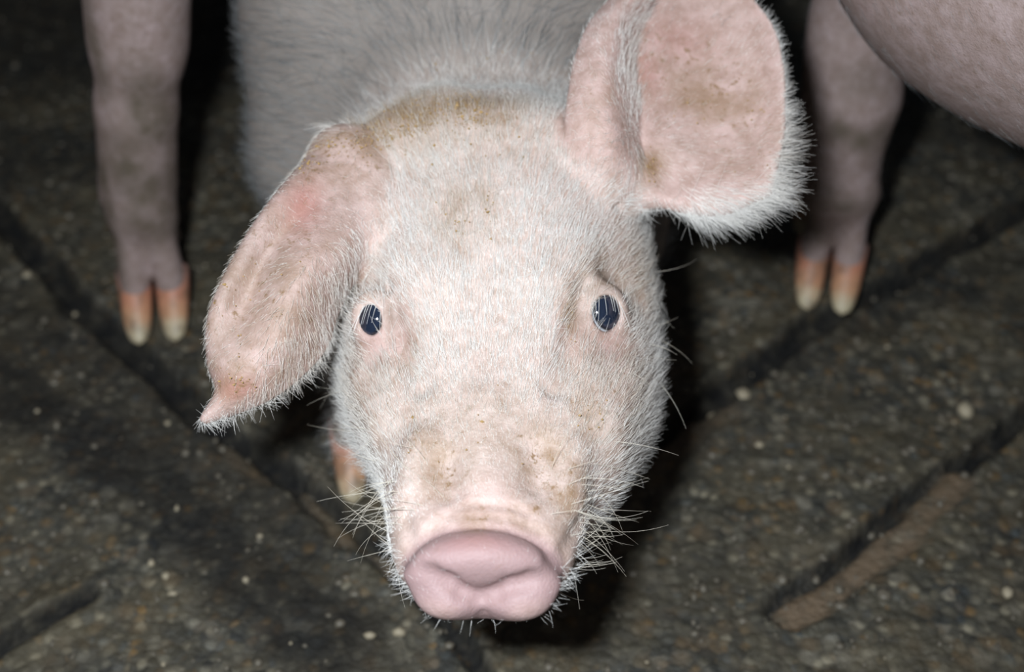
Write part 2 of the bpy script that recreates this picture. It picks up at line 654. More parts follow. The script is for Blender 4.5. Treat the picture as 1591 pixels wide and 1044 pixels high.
EAR_L = Sheet([
    [(560, 410, .700), (578, 335, .700), (566, 262, .706), (520, 228, .722), (486, 262, .745)],
    [(540, 445, .690), (512, 392, .664), (470, 338, .678), (430, 318, .676), (436, 335, .708)],
    [(520, 490, .684), (470, 436, .650), (418, 402, .666), (368, 410, .660), (374, 425, .694)],
    [(500, 545, .674), (440, 505, .644), (382, 484, .658), (333, 490, .654), (345, 505, .686)],
    [(442, 602, .662), (408, 572, .646), (362, 556, .647), (330, 560, .655), (338, 565, .676)],
    [(388, 632, .658), (375, 614, .650), (358, 603, .648), (342, 606, .653), (345, 608, .664)],
    [(322, 655, .656), (320, 653, .654), (318, 652, .653), (316, 651, .654), (317, 652, .656)],
], [0.0060, 0.0038, 0.0030, 0.0027, 0.0025, 0.0023, 0.0019])

NOSE_C = px(750, 899, 0.583)
nose_n = np.array([0.0, -0.985, 0.17]); nose_n /= np.linalg.norm(nose_n)
nose_a = np.array([1.0, 0, 0]); nose_b = np.cross(nose_n, nose_a) * -1
if nose_b[2] < 0:
    nose_b = -nose_b
_t = math.radians(-5)
nose_a, nose_b = nose_a * math.cos(_t) + nose_b * math.sin(_t), -nose_a * math.sin(_t) + nose_b * math.cos(_t)
NOSE_W, NOSE_H = 0.0330, 0.0205


def nose_pt(a, b, c):
    return NOSE_C + nose_a * a + nose_b * b + nose_n * c


def nose_px(u, v, lift=0.0):
    """where the line of sight (u, v) meets the plane of the snout disc"""
    r = ray(u, v)
    P0 = NOSE_C + nose_n * (0.0085 + lift)
    t = ((P0 - CAM) @ nose_n) / (r @ nose_n)
    return CAM + r * t


CREASE = [nose_px(*q) for q in ((640, 886), (670, 891), (697, 901), (718, 919), (745, 928), (772, 920), (793, 907), (822, 901), (860, 903))]


def loft_sd(p):
    y = np.clip(p[:, 1], HY[0], HY[-1])
    w, zt, zm, zb, cx = h_wid(y), h_top(y), h_mid(y), h_bot(y), h_cx(y)
    dx = np.abs(p[:, 0] - cx)
    dz = p[:, 2] - zm
    hh = np.where(dz > 0, zt - zm, zm - zb)
    n = 2.25
    A, Bz = np.maximum(dx / w, 1e-6), np.maximum(np.abs(dz) / hh, 1e-6)
    r = (A ** n + Bz ** n) ** (1 / n)
    g = np.sqrt((A ** (n - 1) / w) ** 2 + (Bz ** (n - 1) / hh) ** 2) * r ** (1 - n)
    d = np.where(r > 0.15, (r - 1) / np.maximum(g, 1.0 / 0.09), -0.03)
    d = smax(d, HY[0] - p[:, 1], 0.012)
    d = smax(d, p[:, 1] - 0.69, 0.03)
    for s in (-1, 1):
        d = smin(d, ell(p, (-0.006 + s * 0.046, 0.545, 0.165), (0.026, 0.050, 0.045)), 0.025)
    return d


def trace(u, v):
    """where a line of sight meets the plain head"""
    r = ray(u, v)
    t = 0.5
    for _ in range(60):
        t += 0.6 * float(loft_sd((CAM + r * t)[None])[0])
        if t > 0.9:
            break
    return CAM + r * t


# soft relief on the face: (pixel path on the face, width m, push in m; negative swells)
RELIEF = []
for pts, sg, amp in (
        (((600, 455), (612, 510), (632, 560), (655, 600)), .0048, .0085), (((908, 450), (896, 505), (880, 560), (862, 600)), .0050, .0085),
        (((585, 440), (548, 480)), .010, .0050), (((945, 428), (992, 465)), .010, .0050),
        (((578, 497), (582, 540)), .013, .0030), (((940, 487), (944, 535)), .013, .0030),
        (((690, 720), (695, 765)), .0065, .0042), (((838, 700), (835, 750)), .0070, .0042),
        (((650, 690), (632, 760)), .0085, -.0050), (((892, 705), (890, 765)), .0095, -.0050),
        (((750, 620), (752, 740)), .010, -.0030),
        (((620, 410), (660, 440)), .016, -.0050), (((900, 400), (860, 430)), .016, -.0050),
        (((640, 210), (740, 180), (840, 190)), .016, -.0060),
        (((560, 590), (585, 650)), .012, -.004), (((975, 590), (950, 650)), .012, -.004),
        (((905, 800), (880, 850)), .004, .0022), (((630, 800), (642, 850)), .004, .0018),
        (((690, 800), (715, 786), (752, 783), (800, 788), (825, 800)), .0019, .0028), (((665, 822), (700, 803), (752, 800), (800, 806), (840, 826)), .0019, .0028),
        (((655, 842), (690, 824), (740, 818), (790, 824), (845, 850)), .0020, .0024)):
    RELIEF.append((np.array([trace(*q) for q in pts]), sg, amp))


def head_sd(p, fat=0.0):
    d = loft_sd(p)
    near = np.nonzero(np.abs(d) < 0.03)[0]
    if len(near):
        q = p[near]
        for pts, sg, amp in RELIEF:
            m = ((q > pts.min(0) - 2.6 * sg) & (q < pts.max(0) + 2.6 * sg)).all(1)
            if not m.any():
                continue
            c = None
            for a, b in zip(pts[:-1], pts[1:]):
                e = rcone(q[m], a, b, 0.0, 0.0)
                c = e if c is None else np.minimum(c, e)
            d[near[m]] += amp * np.exp(-(c / sg) ** 2)
    # the snout disc
    q = p - NOSE_C
    qa, qb, qc = q @ nose_a, q @ nose_b, q @ nose_n
    hb = np.where(qb > 0, NOSE_H, NOSE_H * 1.0)
    ex = np.where(qb > 0, 1.50, 1.72)
    rr = (np.abs(qa / NOSE_W) ** ex + np.abs(qb / hb) ** ex) ** (1 / ex)
    d2 = (rr - 1) * 0.024
    disc = smax(d2, np.abs(qc) - 0.0075, 0.010)
    d = smin(d, disc, 0.005)
    # bulging rims under the nostrils, flat pad between
    for (u, v, lift, r3) in ((697, 926, -.0050, (0.0125, 0.0095, 0.0085)), (806, 928, -.0046, (0.0125, 0.0095, 0.0085))):
        d = smin(d, ell(p, nose_px(u, v, lift), r3), 0.006)
    d = smin(d, ell(p, nose_px(745, 868, -.007), (0.024, 0.007, 0.008)), 0.008)
    # nostril slits with the fold that joins them
    c = chain(p, [(*k, 0.0021) for k in CREASE], 0.002)
    d = smax(d, -c, 0.005)
    for pts in ((CREASE[1], CREASE[2]), (CREASE[6], CREASE[7])):
        d = smax(d, -rcone(p, pts[0] + nose_n * .001 - nose_b * .001, pts[1] + nose_n * .001 - nose_b * .001, 0.0026, 0.0032), 0.003)
    d = smax(d, -rcone(p, nose_px(752, 972), nose_px(752, 956), 0.0042, 0.0012), 0.004)
    # mouth line along both sides of the jaw
    for s in (-1, 1):
        q = [(-0.012 + s * 0.020, 0.386, 0.158, .002), (-0.011 + s * 0.040, 0.425, 0.158, .0022), (-0.008 + s * 0.059, 0.462, 0.160, .0022), (-0.006 + s * 0.074, 0.50, 0.168, .001)]
        d = smax(d, -chain(p, q, 0.003), 0.004)
    # eyelids, then the opening of the eye
    for (c, n3, a, b, ra, rb, s) in EYES:
        R = np.stack([a, b, n3], 1)
        d = smin(d, ell(p, c - n3 * 0.005, (0.0125, 0.0145, 0.0090), R), 0.010)
        q = p - c
        qa, qb, qc = q @ a, q @ b, q @ n3
        pr = (np.sqrt((qa / ra) ** 2 + (qb / rb) ** 2) - 1) * min(ra, rb)
        pr = np.maximum(pr, -qc - 0.008)
        d = smax(d, -pr, 0.0022)
    # ears
    d = smin(d, rcone(p, px(690, 185, .738), px(548, 248, .724), 0.015, 0.013), 0.022)
    d = smin(d, rcone(p, px(800, 195, .742), px(905, 235, .722), 0.014, 0.012), 0.022)
    for sheet, b0, b1 in ((EAR_R, px(940, 275, .705), px(1000, 285, .712)), (EAR_L, px(575, 330, .70), px(530, 235, .72))):
        c = rcone(p, b0, b1, 0.0, 0.0)
        d = smin(d, sheet.sd(p, fat), 0.006 + 0.026 * np.exp(-(c / 0.022) ** 2))
    # soft knob inside the right ear beside the ear hole
    d = smin(d, ell(p, px(1046, 245, .728), (0.010, 0.012, 0.008)), 0.010)
    return d


def torso_sd(p, T):
    """T: list of (x, y, z, r, squash) along the back; taller than wide"""
    d = None
    for a, b in zip(T[:-1], T[1:]):
        e = rcone(p * np.array([1, 1, 1 / a[4]]), np.array(a[:3]) * [1, 1, 1 / a[4]], np.array(b[:3]) * [1, 1, 1 / a[4]], a[3], b[3])
        d = e if d is None else smin(d, e, 0.06)
    return d


def digits(p, foot, fdir):
    """two toes that leave the pastern and end in claws; returns distance"""
    sd = np.array([-fdir[1], fdir[0], 0.0])
    d = None
    for s in (-1, 1):
        t0 = foot + np.array([0, 0, 0.074]) - fdir * 0.004 + sd * s * 0.0080
        t1 = foot + np.array([0, 0, 0.036]) + fdir * 0.003 + sd * s * 0.0120
        t2 = foot + np.array([0, 0, 0.020]) + fdir * 0.010 + sd * s * 0.0130
        e = np.minimum(rcone(p, t0, t1, 0.0125, 0.0112), rcone(p, t1, t2, 0.0112, 0.0090))
        d = e if d is None else smin(d, e, 0.0025)
    # dew claws behind
    for s in (-1, 1):
        e = rcone(p, foot + np.array([0, 0, 0.070]) - fdir * 0.014 + sd * s * 0.014, foot + np.array([0, 0, 0.046]) - fdir * 0.026 + sd * s * 0.017, 0.009, 0.005)
        d = smin(d, e, 0.008)
    return d


def claw(parent, foot, fdir, s, toe_in=0.02):
    sd = np.array([-fdir[1], fdir[0], 0.0])
    ang = s * toe_in
    f2 = fdir * math.cos(ang) - sd * math.sin(ang)
    s2 = np.array([-f2[1], f2[0], 0.0])
    base = foot + sd * s * 0.0132
    V = []; al = []
    nr, ns = 16, 18
    for i in range(nr):
        t = i / (nr - 1)
        c = base + f2 * (-0.006 + 0.046 * t) + np.array([0, 0, 0.030 * (1 - t) ** 1.25 + 0.0035])
        rnd = math.sqrt(max(0.0, 1 - t ** 7))
        ww = 0.0120 * (1.0 - 0.40 * t ** 1.4) * rnd + 0.0006
        hh = (0.0145 * (1 - t) + 0.0042 * t) * rnd + 0.0005
        for j in range(ns):
            a = 2 * math.pi * j / ns
            P = c + s2 * ww * math.cos(a) + (np.array([0, 0, 1.0]) * 0.75 + f2 * 0.55) * hh * math.sin(a)
            P[2] = max(P[2], 0.0005)
            V.append(P); al.append(t)
    Fc = []
    for i in range(nr - 1):
        for j in range(ns):
            Fc.append((i * ns + j, i * ns + (j + 1) % ns, (i + 1) * ns + (j + 1) % ns, (i + 1) * ns + j))
    Fc.append(tuple(range(ns))[::-1]); Fc.append(tuple((nr - 1) * ns + j for j in range(ns)))
    return mesh_obj('claw', V, Fc, M_HORN, parent, True, {'along': al})


def gauss(p, c, r):
    return np.exp(-np.sum(((p - np.asarray(c)) / np.asarray(r)) ** 2, axis=1))


# ------------------------------------------------------------------ strands
def strands(V, Fq, N, dens, length, flow, lift, count, rad, bend=0.5, seg=4, jitter=0.25, seed=1, wild=0.05, stain=None):
    g = np.random.default_rng(seed)
    ar = 0.5 * np.linalg.norm(np.cross(V[Fq[:, 2]] - V[Fq[:, 0]], V[Fq[:, 3]] - V[Fq[:, 1]]), axis=1)
    wgt = ar * dens[Fq].mean(1)
    cum = np.cumsum(wgt); cum /= cum[-1]
    f = np.searchsorted(cum, g.random(count))
    ab = g.random((count, 2))
    w4 = np.stack([(1 - ab[:, 0]) * (1 - ab[:, 1]), ab[:, 0] * (1 - ab[:, 1]), ab[:, 0] * ab[:, 1], (1 - ab[:, 0]) * ab[:, 1]], 1)
    q = Fq[f]
    ip = lambda A: np.einsum('ij,ij...->i...', w4, A[q])
    P, Nn, L, Fl, Lf = ip(V), ip(N), ip(length), ip(flow), ip(lift)
    Nn /= np.maximum(np.linalg.norm(Nn, axis=1), 1e-9)[:, None]
    Fl = Fl + g.normal(0, jitter, (count, 3))
    wi = g.random(count) < wild
    Fl[wi] += g.normal(0, 0.9, (wi.sum(), 3))
    T = Fl - Nn * np.sum(Fl * Nn, 1)[:, None]
    T /= np.maximum(np.linalg.norm(T, axis=1), 1e-9)[:, None]
    L = L * g.uniform(0.55, 1.25, count)
    Lf = np.clip(Lf * g.uniform(0.6, 1.5, count), 0.02, 1.3)
    out = np.zeros((count, seg, 3)); R = np.zeros((count, seg))
    cur = P - Nn * 0.0006
    side = np.cross(Nn, T) * g.normal(0, 0.22, count)[:, None]
    for i in range(seg):
        out[:, i] = cur
        t = i / (seg - 1)
        R[:, i] = rad * (1 - 0.75 * t)
        a = Lf * (1 - bend * t)
        dirv = T * np.cos(a)[:, None] + Nn * np.sin(a)[:, None] + side * t
        cur = cur + dirv * (L / (seg - 1))[:, None]
    if stain is not None:
        return out, R, np.clip(ip(stain) * g.uniform(0.2, 1.5, count), 0, 1)
    return out, R


# ------------------------------------------------------------------ setting: the grooved floor
GROOVES = []          # (polyline on the floor, half width, depth, tan strength, mud)
def gl(pts, hw, dep, mud_shade=1.0):
    GROOVES.append(([onZ(*q)[:2] for q in pts], hw, dep, mud_shade))


gl([(1205, 955), (1300, 880), (1400, 795), (1500, 720), (1591, 640), (1750, 520)], 0.0065, 0.011)
gl([(985, 715), (1070, 648), (1160, 580), (1260, 510), (1380, 440), (1500, 372), (1600, 318), (1760, 235)], 0.010, 0.014)
gl([(-120, 215), (0, 335), (60, 400), (120, 475), (210, 550), (330, 655), (440, 735), (560, 835), (640, 900)], 0.010, 0.012)
gl([(-150, 1090), (0, 1000), (70, 955), (135, 930)], 0.008, 0.012)
gl([(640, 900), (740, 1030), (800, 1110)], 0.006, 0.008)
TANS = [([onZ(*q)[:2] for q in ((1225, 965), (1300, 912), (1380, 850), (1450, 785), (1490, 745))], 0.0073),
        ([onZ(*q)[:2] for q in ((1025, 715), (1090, 660), (1130, 640))], 0.007),
        ([onZ(*q)[:2] for q in ((470, 760), (540, 835), (600, 870))], 0.004),
        ([onZ(*q)[:2] for q in ((345, 690), (420, 750))], 0.0035)]
MUD_SHADES = [([onZ(*q)[:2] for q in ((-60, 560), (60, 640), (180, 700), (320, 830), (430, 930), (520, 1000))], 0.030, 0.85),
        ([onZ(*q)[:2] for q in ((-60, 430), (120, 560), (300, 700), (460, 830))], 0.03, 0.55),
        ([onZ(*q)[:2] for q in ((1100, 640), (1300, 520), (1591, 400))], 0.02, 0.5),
        ([onZ(*q)[:2] for q in ((-150, 60), (60, 60), (330, 60), (560, 40))], 0.13, 0.72),  # far left floor: flash falloff and the left pig's shadow painted in
        ([onZ(*q)[:2] for q in ((-150, 250), (110, 240))], 0.06, 0.6),  # more painted shade around the left pig's foreleg
        ([onZ(*q)[:2] for q in ((1180, -40), (1400, 150), (1591, 200), (1700, 220))], 0.09, 0.6)]  # far right floor, painted darker as well


def poly_dist(P, pts):
    d = np.full(len(P), 9.0)
    for a, b in zip(pts[:-1], pts[1:]):
        ba = b - a
        h = np.clip(((P - a) @ ba) / (ba @ ba), 0, 1)
        d = np.minimum(d, np.linalg.norm(P - a - h[:, None] * ba, axis=1))
    return d


def vnoise(P, scale, seed):
    """smooth value noise on the plane"""
    g = np.random.default_rng(seed)
    T = g.random((64, 64))
    q = P * scale
    i = np.floor(q).astype(int); f = q - i
    f = f * f * (3 - 2 * f)
    a = T[i[:, 0] % 64, i[:, 1] % 64]; b = T[(i[:, 0] + 1) % 64, i[:, 1] % 64]
    c = T[i[:, 0] % 64, (i[:, 1] + 1) % 64]; d = T[(i[:, 0] + 1) % 64, (i[:, 1] + 1) % 64]
    return (a * (1 - f[:, 0]) + b * f[:, 0]) * (1 - f[:, 1]) + (c * (1 - f[:, 0]) + d * f[:, 0]) * f[:, 1]


def floor_height(P):
    z = (vnoise(P, 9, 1) - 0.5) * 0.004 + (vnoise(P, 60, 2) - 0.5) * 0.0022 + (vnoise(P, 160, 3) - 0.5) * 0.0022
    mud_shade = np.zeros(len(P)); tan = np.zeros(len(P))
    wob = (vnoise(P, 45, 5) - 0.5) * 0.007
    for pts, hw, dep, m in GROOVES:
        d = poly_dist(P, pts) + wob
        k = np.clip(1 - (d - hw * 0.55) / (hw * 0.6), 0, 1)
        k = k * k * (3 - 2 * k)
        z = z * (1 - 0.6 * k) - dep * k
        # chipped, slightly proud lip
        z += 0.002 * np.exp(-((d - hw * 1.5) / 0.005) ** 2)
        mud_shade = np.maximum(mud_shade, np.clip(1 - (d - hw * 0.9) / 0.004, 0, 1) * m)
    for pts, hw in TANS:
        d = poly_dist(P, pts) + wob * 1.1
        k = np.clip(1 - (d - hw) / 0.004, 0, 1)
        tan = np.maximum(tan, k * (1.0 if hw > 0.0072 else 0.5))
        mud_shade = mud_shade * (1 - k)
        z = z * (1 - k) - 0.003 * k
    for pts, hw, m in MUD_SHADES:
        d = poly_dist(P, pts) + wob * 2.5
        mud_shade = np.maximum(mud_shade, m * np.clip(1 - (d - hw * 0.5) / (hw * 0.7), 0, 1) * (1 - tan))
    return z, mud_shade, tan


def build_floor():
    X = axis_coords(-1.6, 1.6, -0.55, 0.60, 0.0036, 1.12, 0.25)
    Y = axis_coords(-0.6, 2.6, 0.30, 1.15, 0.0036, 1.12, 0.25)
    gx, gy = np.meshgrid(X, Y, indexing='ij')
    P = np.stack([gx.ravel(), gy.ravel()], 1)
    z, mud_shade, tan = floor_height(P)
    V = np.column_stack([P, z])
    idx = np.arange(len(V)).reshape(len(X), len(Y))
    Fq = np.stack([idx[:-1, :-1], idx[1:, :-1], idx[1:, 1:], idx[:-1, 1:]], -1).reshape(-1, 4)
    o = mesh_obj('floor', V, Fq, M_FLOOR, None, True, {'mud_shade': mud_shade, 'tan': tan})
    o['kind'] = 'structure'
    o['label'] = 'dark wet grooved concrete floor of the pig pen'
    return o


floor = build_floor()


# ------------------------------------------------------------------ pigs
FH = {}


def hit(u, v, fwd=0.68, strict=False):
    """the point of the finished body that the photograph shows at (u, v)"""
    r = ray(u, v)
    loc = FH['bvh'].ray_cast(Vector(CAM + r * 0.45), Vector(r))[0]
    ok = loc is not None and abs((np.array(loc) - CAM) @ cF - fwd) < 0.09
    return np.array(loc) if ok else (None if strict else px(u, v, fwd))


def make_body(parent, sdf, X, Y, Z, mat, masks, smooth=1):
    V, Fq = polygonise(sdf, X, Y, Z)
    V = relax(V, Fq, smooth, 0.45)
    FH['bvh'] = BVHTree.FromPolygons(V.tolist(), Fq.tolist())
    at = masks(V)
    o = mesh_obj('body', V, Fq, mat, parent, True, at)
    return V, Fq


def leg_sd(p, pts, foot, fdir):
    def f(q):
        d = chain(q, pts, 0.02)
        return smin(d, boxed(q, [foot, foot + np.array([0, 0, 0.075])], 0.06, lambda r: digits(r, foot, fdir)), 0.014)
    rm = max(q[3] for q in pts)
    return boxed(p, list(pts) + [foot], rm + 0.035, f, 0.035)


# ---- the pig that looks into the lens
def main_pig():
    root = empty('pig', (-0.03, 0.80, 0.0))
    root['label'] = 'pale pink pig staring into the camera, one ear up and one drooping'
    root['category'] = 'pig'
    footL = onZ(578, 716); footL[2] = 0
    footR = np.array([0.050, 0.70, 0.0])
    fd = np.array([0.10, -0.995, 0.0]); fd /= np.linalg.norm(fd)
    legs = [
        ([(-0.105, 0.785, 0.24, .058), (-0.115, 0.750, 0.17, .044), (-0.103, 0.690, 0.115, .0250), (footL[0], footL[1] + .010, 0.066, .0185)], footL, fd),
        ([(0.075, 0.800, 0.24, .060), (0.080, 0.790, 0.17, .044), (0.066, 0.735, 0.115, .0265), (footR[0], footR[1] + .010, 0.066, .0185)], footR, fd),
    ]
    hind = []
    for x in (-0.125, 0.045):
        ft = np.array([x, 1.19, 0.0])
        hind.append(([(x * 0.8, 1.22, 0.25, .085), (x, 1.20, 0.17, .050), (x, 1.255, 0.115, .026), (x, 1.205, 0.066, .0185)], ft, np.array([0, -1.0, 0])))
    T = [(-0.013, 0.66, 0.188, .066, 1.0), (-0.018, 0.760, 0.190, .092, 1.0), (-0.022, 0.85, 0.245, .120, 1.15), (-0.030, 1.02, 0.255, .128, 1.15), (-0.030, 1.20, 0.265, .112, 1.18)]

    def sdf(p):
        d = torso_sd(p, T)
        # shoulder blades
        d = smin(d, ell(p, (-0.092, 0.815, 0.235), (0.056, 0.070, 0.090)), 0.045)
        d = smin(d, ell(p, (0.058, 0.815, 0.235), (0.056, 0.070, 0.090)), 0.045)
        for pts, ft, f in legs + hind:
            d = smin(d, leg_sd(p, pts, ft, f), 0.03)
        d = smin(d, rcone(p, (-0.03, 1.30, 0.34), (-0.01, 1.345, 0.28), 0.012, 0.006), 0.02)
        h = np.full(len(p), 1.0)
        m = p[:, 1] < 0.80
        if m.any():
            h[m] = head_sd(p[m])
        return smin(d, h, 0.016)

    X = axis_coords(-0.205, 0.17, -0.17, 0.15, 0.0014, 1.05, 0.004)
    Y = axis_coords(0.35, 1.40, 0.360, 0.66, 0.0014, 1.05, 0.008)
    Z = axis_coords(0.0, 0.45, 0.125, 0.345, 0.0014, 1.06, 0.004)

    ear_info = {}

    def masks(V):
        pink = np.zeros(len(V)); red = np.zeros(len(V)); dirt = np.zeros(len(V)); grime = np.zeros(len(V))
        FH.update(V=V)
        wr, sr, ur, gr = EAR_R.info(V)
        wl, sl, ul, gl_ = EAR_L.info(V)
        ear_info.update(wr=wr, sr=sr, ur=ur, gr=gr, wl=wl, sl=sl, ul=ul, gl=gl_)
        pink = np.maximum(pink, 0.75 * wr); pink = np.maximum(pink, 0.6 * wl)
        for u, v, f, r, k in ((750, 900, .583, (.045, .022, .034), 1.3), (750, 800, .60, (.035, .02, .02), .6), (580, 530, .668, (.013, .013, .013), .9), (625, 520, .655, (.010, .014, .018), .8),
                              (945, 530, .668, (.014, .014, .014), .9), (898, 520, .655, (.011, .014, .018), .7), (560, 300, .70, (.02, .02, .02), .5), (930, 230, .70, (.03, .03, .03), .6)):
            pink = np.maximum(pink, np.clip(k * gauss(V, hit(u, v, f), r), 0, 1))
        for u, v, f, r, k in ((470, 320, .66, (.010, .02, .010), .55), (365, 605, .648, (.010, .012, .006), .6), (1000, 110, .745, (.010, .014, .022), .35), (1050, 60, .75, (.02, .014, .012), .25),
                              (735, 838, .587, (.02, .006, .004), .22)):
            red = np.maximum(red, k * gauss(V, hit(u, v, f), r))
        for u, v, f, r, k in ((735, 175, .765, (.028, .02, .012), .9), (620, 190, .755, (.030, .025, .014), .9), (560, 225, .72, (.022, .025, .012), .8), (500, 240, .715, (.025, .025, .012), .7), (670, 180, .74, (.03, .02, .012), .9), (410, 440, .65, (.04, .04, .04), .55), (460, 480, .65, (.03, .04, .03), .5), (450, 560, .65, (.03, .03, .02), .5), (1060, 120, .745, (.03, .03, .03), .55), (1160, 230, .72, (.03, .03, .04), .3), (710, 340, .70, (.012, .02, .012), .6),
                              (755, 320, .70, (.006, .02, .006), .6), (1105, 150, .75, (.030, .02, .018), .75), (1125, 165, .74, (.02, .02, .012), .7), (1010, 255, .72, (.008, .012, .008), 1.0),
                              (838, 710, .61, (.012, .016, .014), 1.0), (690, 735, .605, (.010, .016, .013), .95), (885, 760, .61, (.014, .016, .012), .9), (655, 690, .61, (.010, .012, .006), .7), (720, 650, .62, (.03, .02, .014), .35),
                              (745, 815, .59, (.008, .01, .005), .8), (820, 790, .60, (.010, .01, .006), .6), (360, 590, .645, (.02, .02, .012), .7), (360, 480, .642, (.025, .02, .035), .5),
                              (930, 440, .68, (.02, .02, .008), .6), (885, 500, .652, (.005, .01, .016), .8), (640, 550, .645, (.006, .014, .012), .6), (920, 650, .645, (.012, .02, .016), .55),
                              (965, 600, .665, (.03, .04, .03), .42), (560, 600, .665, (.03, .04, .03), .36), (560, 450, .68, (.02, .03, .02), .5), (985, 440, .69, (.025, .03, .02), .5), (900, 780, .625, (.016, .02, .016), .45), (650, 650, .63, (.02, .02, .02), .3), (770, 210, .74, (.07, .03, .03), .25), (930, 150, .70, (.012, .012, .03), .45)):
            dirt = np.maximum(dirt, k * gauss(V, hit(u, v, f), r))
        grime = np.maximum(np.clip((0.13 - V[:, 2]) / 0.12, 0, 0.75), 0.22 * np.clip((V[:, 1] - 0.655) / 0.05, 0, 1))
        ear_info['dirt'] = dirt
        q = V - NOSE_C
        rr = np.sqrt((q @ nose_a / .036) ** 2 + (q @ nose_b / .026) ** 2 + (q @ nose_n / .013) ** 2)
        nose = np.clip((1.25 - rr) / 0.3, 0, 1)
        for uu, vv, ff, rad, kk in ((565, 455, .68, (.016, .02, .010), .6), (940, 435, .68, (.020, .02, .010), .6), (612, 490, .655, (.005, .01, .014), .5), (902, 490, .655, (.005, .01, .014), .5), (640, 575, .645, (.005, .012, .010), .4), (872, 575, .645, (.005, .012, .010), .4), (985, 560, .69, (.02, .03, .03), .22), (545, 560, .69, (.02, .03, .03), .22), (350, 470, .66, (.012, .03, .035), .35), (480, 500, .67, (.02, .03, .03), .25), (390, 370, .67, (.016, .03, .02), .35)):
            grime = np.maximum(grime, kk * gauss(V, hit(uu, vv, ff), rad))
        return dict(pink=pink, red=red, dirt=dirt, grime=grime, nose=nose, ash_falloff=0.85 * np.clip((V[:, 1] - 0.645) / 0.05, 0, 1) * (1 - np.clip(np.maximum(wr, wl), 0, 1)))

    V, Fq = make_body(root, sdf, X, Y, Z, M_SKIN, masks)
    for pts, ft, f in legs + hind:
        for s in (-1, 1):
            claw(root, ft, f, s)
    # eyes
    for (c, n3, a, b, ra, rb, s) in EYES:
        R = 0.0118
        cc = c - n3 * (R - 0.0030)
        look = n3 * 1.0 + b * 0.16 + np.array([0.34 * s, 0, 0.0]); look /= np.linalg.norm(look)
        vv = []; ir = []; ns, nr = 32, 20
        for i in range(nr + 1):
            th = math.pi * i / nr
            for j in range(ns):
                ph = 2 * math.pi * j / ns
                e1 = np.cross(look, [0, 0, 1.0]); e1 /= np.linalg.norm(e1); e2 = np.cross(look, e1)
                dv = look * math.cos(th) + (e1 * math.cos(ph) + e2 * math.sin(ph)) * math.sin(th)
                bulge = 1 + 0.05 * max(0.0, math.cos(th) - 0.6)
                vv.append(cc + dv * R * bulge); ir.append(th / math.radians(90))
        ff = [(i * ns + j, (i + 1) * ns + j, (i + 1) * ns + (j + 1) % ns, i * ns + (j + 1) % ns) for i in range(nr) for j in range(ns)]
        eye = mesh_obj('eye', vv, ff, M_EYE, root, True, {'iris': ir})
        # pale lashes that hang over the upper half of the eye
        g = np.random.default_rng(11 + s)
        n_l = 8
        P = np.zeros((n_l, 5, 3)); Rr = np.zeros((n_l, 5))
        for i in range(n_l):
            t = -0.9 + 1.8 * i / (n_l - 1) + g.normal(0, .05)
            st = c + a * ra * 1.02 * t + b * rb * math.sqrt(max(0, 1 - t * t * .85)) * 1.08 + n3 * 0.0010
            dv = -b * 1.0 + n3 * 1.0 + a * (0.35 * t + s * .15) + g.normal(0, .1, 3)
            ln = g.uniform(0.0055, 0.009)
            for k in range(5):
                f = k / 4
                P[i, k] = st + dv * ln * f - b * ln * 0.35 * f * f
                Rr[i, k] = 0.00013 * (1 - .7 * f)
        hair_obj('eyelashes', P, Rr, M_HAIR, root)
    return root, V, Fq, ear_info


pig, PV, PF, EI = main_pig()
PN = vnormals(PV, PF)


